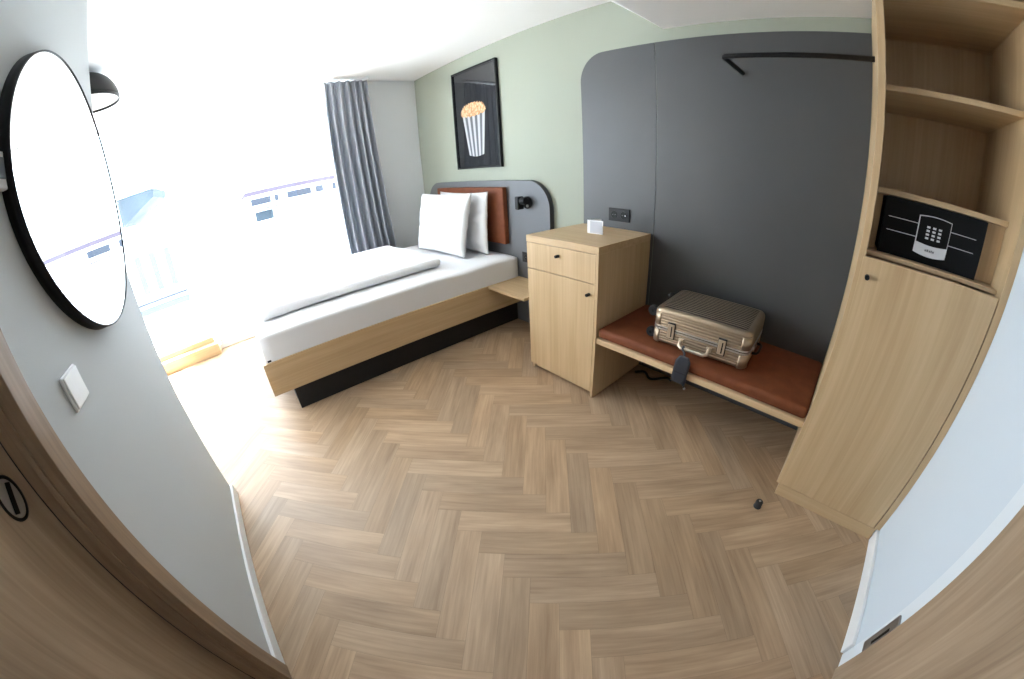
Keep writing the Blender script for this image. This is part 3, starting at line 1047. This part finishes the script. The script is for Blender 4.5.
def band(za, zb, grow, name, m):
    mb = MB()
    mb.prism(rrect(SL / 2 + grow, SD / 2 + grow, 0.045 + grow), 'Z', za, zb)
    bmesh.ops.transform(mb.bm, matrix=RS, verts=mb.bm.verts)
    return mb.build(name, m, scs)
band(0.094, 0.102, 0.0025, 'frame_rail', M['silver'])
band(0.101, 0.109, -0.001, 'frame_gasket', M['black_plastic'])
band(0.108, 0.116, 0.0025, 'frame_rail', M['silver'])
def sbox(name, m, x0, x1, y0, y1, za, zb, bev=0.002, par=None, seg=2):
    return MB().box(x0, x1, y0, y1, za, zb, bev=bev, seg=seg, M4=RS).build(name, m, par or scs)
FY = -SD / 2
for lx in (-0.158, 0.130):
    bp_ = sbox('latch', M['black_plastic'], lx - 0.0235, lx + 0.0225, FY - 0.006, FY + 0.002, 0.056, 0.150, 0.003)
    sbox('latch_plate', M['champagne_l'], lx - 0.0195, lx + 0.0195, FY - 0.013, FY - 0.0055, 0.062, 0.143, 0.003, bp_)
    sbox('latch_slot', M['black_plastic'], lx + 0.001, lx + 0.008, FY - 0.0142, FY - 0.0128, 0.072, 0.132, 0.0005, bp_)
# corner caps
for sx in (-1, 1):
    for sy in (-1, 1):
        for za, zb in ((0.016, 0.09), (0.120, 0.186)):
            mb = MB()
            ro = 0.0465
            cx, cy = sx * (SL / 2 - 0.045), sy * (SD / 2 - 0.045)
            a0 = {(1, 1): 0, (-1, 1): PI / 2, (-1, -1): PI, (1, -1): 1.5 * PI}[(sx, sy)]
            pts = [(cx + ro * math.cos(a0 + PI / 2 * i / 8), cy + ro * math.sin(a0 + PI / 2 * i / 8)) for i in range(9)]
            pts += [(cx + 0.042 * math.cos(a0 + PI / 2 * i / 8), cy + 0.042 * math.sin(a0 + PI / 2 * i / 8)) for i in range(8, -1, -1)]
            mb.prism(pts, 'Z', za, zb, smooth_side=True)
            for hz_ in (za + 0.02, zb - 0.02):
                pass
            bmesh.ops.transform(mb.bm, matrix=RS, verts=mb.bm.verts)
            mb.build('corner_cap', M['champagne_cap'], scs)
# carrying handle on the front
hp = []
HZ = 0.070
for i in range(13):
    t = i / 12
    if t < 0.2:
        p = (-0.080, FY - 0.004 - 0.040 * (t / 0.2), HZ - 0.022 * (t / 0.2))
    elif t > 0.8:
        p = (0.080, FY - 0.004 - 0.040 * ((1 - t) / 0.2), HZ - 0.022 * ((1 - t) / 0.2))
    else:
        p = (-0.076 + 0.152 * (t - 0.2) / 0.6, FY - 0.046, HZ - 0.024)
    hp.append(RS @ Vector((p[0] - 0.012, p[1], p[2])))
hn = MB().tube(hp, 0.0095, 12).build('handle', M['champagne_l'], scs)
for hx_ in (-0.092, 0.068):
    sbox('handle_mount', M['champagne_l'], hx_ - 0.016, hx_ + 0.016, FY - 0.010, FY + 0.001, 0.056, 0.080, 0.003, hn)
sbox('lower_trim', M['champagne_l'], -SL / 2 + 0.05, SL / 2 - 0.05, FY - 0.004, FY + 0.001, 0.034, 0.041, 0.001)
# handle on the right end
hp = [RS @ Vector(p) for p in ((SL / 2 - 0.002, -0.07, 0.060), (SL / 2 + 0.022, -0.065, 0.062), (SL / 2 + 0.030, -0.045, 0.064), (SL / 2 + 0.030, 0.045, 0.064), (SL / 2 + 0.022, 0.065, 0.062), (SL / 2 - 0.002, 0.07, 0.060))]
MB().tube(hp, 0.007, 10).build('handle', M['black_plastic'], scs)
sbox('side_catch', M['silver'], SL / 2 - 0.001, SL / 2 + 0.010, -0.105, -0.080, 0.092, 0.112, 0.002)
# wheels on the left end
for wy, wz in ((-0.135, 0.034), (0.135, 0.034), (-0.135, 0.165), (0.135, 0.165)):
    wp = RS @ Vector((-SL / 2 - 0.034, wy, wz))
    a = RS @ Vector((-SL / 2 - 0.030, wy - 0.014, wz))
    b_ = RS @ Vector((-SL / 2 - 0.030, wy + 0.014, wz))
    wh = MB().cyl(a, b_, 0.030, seg=28, bev=0.004).build('wheel', M['rubber'], scs)
    a2 = RS @ Vector((-SL / 2 - 0.030, wy - 0.016, wz))
    b2_ = RS @ Vector((-SL / 2 - 0.030, wy + 0.016, wz))
    MB().cyl(a2, b2_, 0.008, seg=16).build('axle', M['black_gloss'], wh)
    MB().box(-SL / 2 - 0.026, -SL / 2 + 0.003, wy - 0.019, wy + 0.019, wz + 0.002, wz + 0.023, bev=0.003, M4=RS).build('wheel_fork', M['black_plastic'], wh)
# feet under the case
for fx in (-0.17, 0.17):
    for fy in (-0.12, 0.12):
        MB().cyl(RS @ Vector((fx, fy, -0.0005)), RS @ Vector((fx, fy, 0.013)), 0.012, seg=16).build('foot', M['rubber'], scs)

# luggage tag hanging over the edge of the bench
lt = empty('luggage_tag', (-0.62, 1.64, 0.46), 'dark leather luggage tag hanging from the suitcase handle', 'luggage tag')
def tagf(u, v):
    x = -0.607 + (u - 0.5) * 0.084 + 0.012 * (0.5 - v)
    z = 0.534 - v * 0.162
    y = 1.630 - 0.006 * math.sin(v * 3)
    wsh = 1.0
    if v < 0.18:
        x = -0.601 + (u - 0.5) * (0.050 + 0.034 * v / 0.18)
    return Vector((x, y, z))
MB().grid(tagf, 6, 14).build('tag_body', M['tag'], lt, mods=(('SOLIDIFY', dict(thickness=0.006)),))
MB().box(-0.643, -0.570, 1.6180, 1.6225, 0.434, 0.440, bev=0.001).build('stitching', M['black_plastic'], lt)
hpos = RS @ Vector((-0.060, FY - 0.046, HZ - 0.024))
MB().tube([hpos + Vector((0, 0.010, 0.0)), hpos + Vector((0, 0.002, 0.012)), hpos + Vector((0, -0.012, 0.004)), Vector((-0.612, 1.648, 0.540)), Vector((-0.606, 1.636, 0.520)), Vector((-0.605, 1.6285, 0.500))], 0.006, 8).build('strap', M['tag'], lt)
MB().tube([(-0.590, 1.622, 0.385), (-0.578, 1.620, 0.372), (-0.570, 1.620, 0.362)], 0.004, 8).build('loop', M['black_plastic'], lt)
MB().cyl((-0.566, 1.614, 0.358), (-0.566, 1.624, 0.358), 0.006, seg=16).build('stud', M['silver'], lt)

# ---------------------------------------------------------------- small things on the floor
ds = empty('door_stop', (0.038, 1.460, 0), 'small black rubber door stop on the floor before the wardrobe', 'door stop')
MB().lathe([(0.0215, 0.0), (0.0215, 0.004), (0.019, 0.007), (0.019, 0.034), (0.017, 0.038), (0.008, 0.040)], (0.038, 1.460, 0.0), 32).build('rubber_body', M['rubber'], ds)
MB().cyl((0.038, 1.460, 0.0395), (0.038, 1.460, 0.0415), 0.006, seg=16).build('screw', M['steel'], ds)
cpts = []
for i in range(40):
    t = i / 39
    cpts.append((-1.13 + 0.26 * t, 2.09 + 0.035 * math.sin(t * 9) + 0.06 * t, 0.0095))
tag(MB().tube(cpts, 0.009, 8).build('power_cable', M['black_plastic']), 'black cable lying on the floor under the bench', 'cable')

# ---------------------------------------------------------------- outside
sl = MB()
sl.box(-6.0, GX - 0.16, -3.4, 3.0, -0.25, -0.03)
struct(sl.build('balcony_slab', M['concrete']))
struct(bx('wall_outer', M['facade'], None, GX - 0.10, GX, -2.4, 3.0, HI + 0.151, 3.2))
tag(MB().box(-6.0, GX - 0.1005, -0.66, 3.0, 2.98, 3.16, bev=0.01).build('sun_blocker', M['concrete']), 'pale slab added out of view above the window to block the sun', 'sun blocker')  # slab added out of view to shade the right part of the window
def building(name, loc, label):
    return empty(name, loc, label, 'building')
b1 = building('apartment_building', (-24, 6, -9), 'pale apartment building with a flat roof across the street, right side of the window')
MB().box(-28, -20, 0.75, 12.0, -9, 2.38).build('wall', M['facade'], b1)
MB().box(-28.2, -19.8, 0.70, 12.1, 1.80, 2.00, bev=0.02).build('band', M['ext_purple'], b1)
MB().box(-28.2, -19.8, 0.72, 12.1, 2.38, 2.46, bev=0.01).build('roof', M['facade'], b1)
for ya, yb in ((0.95, 1.95), (2.15, 2.35), (2.80, 4.05), (4.3, 4.7), (5.2, 6.4)):
    f = MB().box(-20.03, -19.97, ya, yb, 1.30, 1.62).build('window', M['ext_dark'], b1)
    MB().box(-20.6, -19.55, ya - 0.05, yb + 0.05, 1.04, 1.10).build('balcony_floor', M['ext_purple'], b1)
MB().box(-20.03, -19.97, 1.05, 1.95, 0.50, 0.95).build('window', M['ext_blue'], b1)
for ya, yb in ((2.45, 3.0), (3.05, 3.6)):
    MB().box(-21.5, -20.5, ya, yb, 2.46, 2.88).build('roof_hatch', M['facade'], b1)
    MB().box(-21.6, -20.4, ya, yb, 2.86, 2.92).build('hatch_cover', M['ext_dark'], b1)
b2 = building('gabled_house', (-24, -4, -9), 'white house with a blue-grey sloped gable across the street, left side of the window')
MB().box(-28, -20.0, -14.0, -3.1, -9, 1.55).build('wall', M['facade'], b2)
MB().prism([(-5.42, 2.05), (-5.40, 3.38), (-3.55, 3.42), (-3.62, 3.02)], 'X', -24, -20.2).build('gable', M['ext_blue'], b2)
MB().box(-20.06, -19.9, -14.0, -3.15, 1.46, 1.52).build('gutter', M['ext_pale'], b2)
MB().box(-20.06, -19.8, -5.9, -3.15, -1.66, -1.58).build('ledge', M['ext_dark'], b2)
MB().box(-20.06, -19.8, -5.9, -3.15, -2.12, -1.85).build('ledge', M['ext_pale'], b2)
for k in range(3):
    MB().box(-20.05, -19.98, -5.25 + k * 0.75, -4.95 + k * 0.75, -1.2, 0.6).build('window', M['ext_pale'], b2)
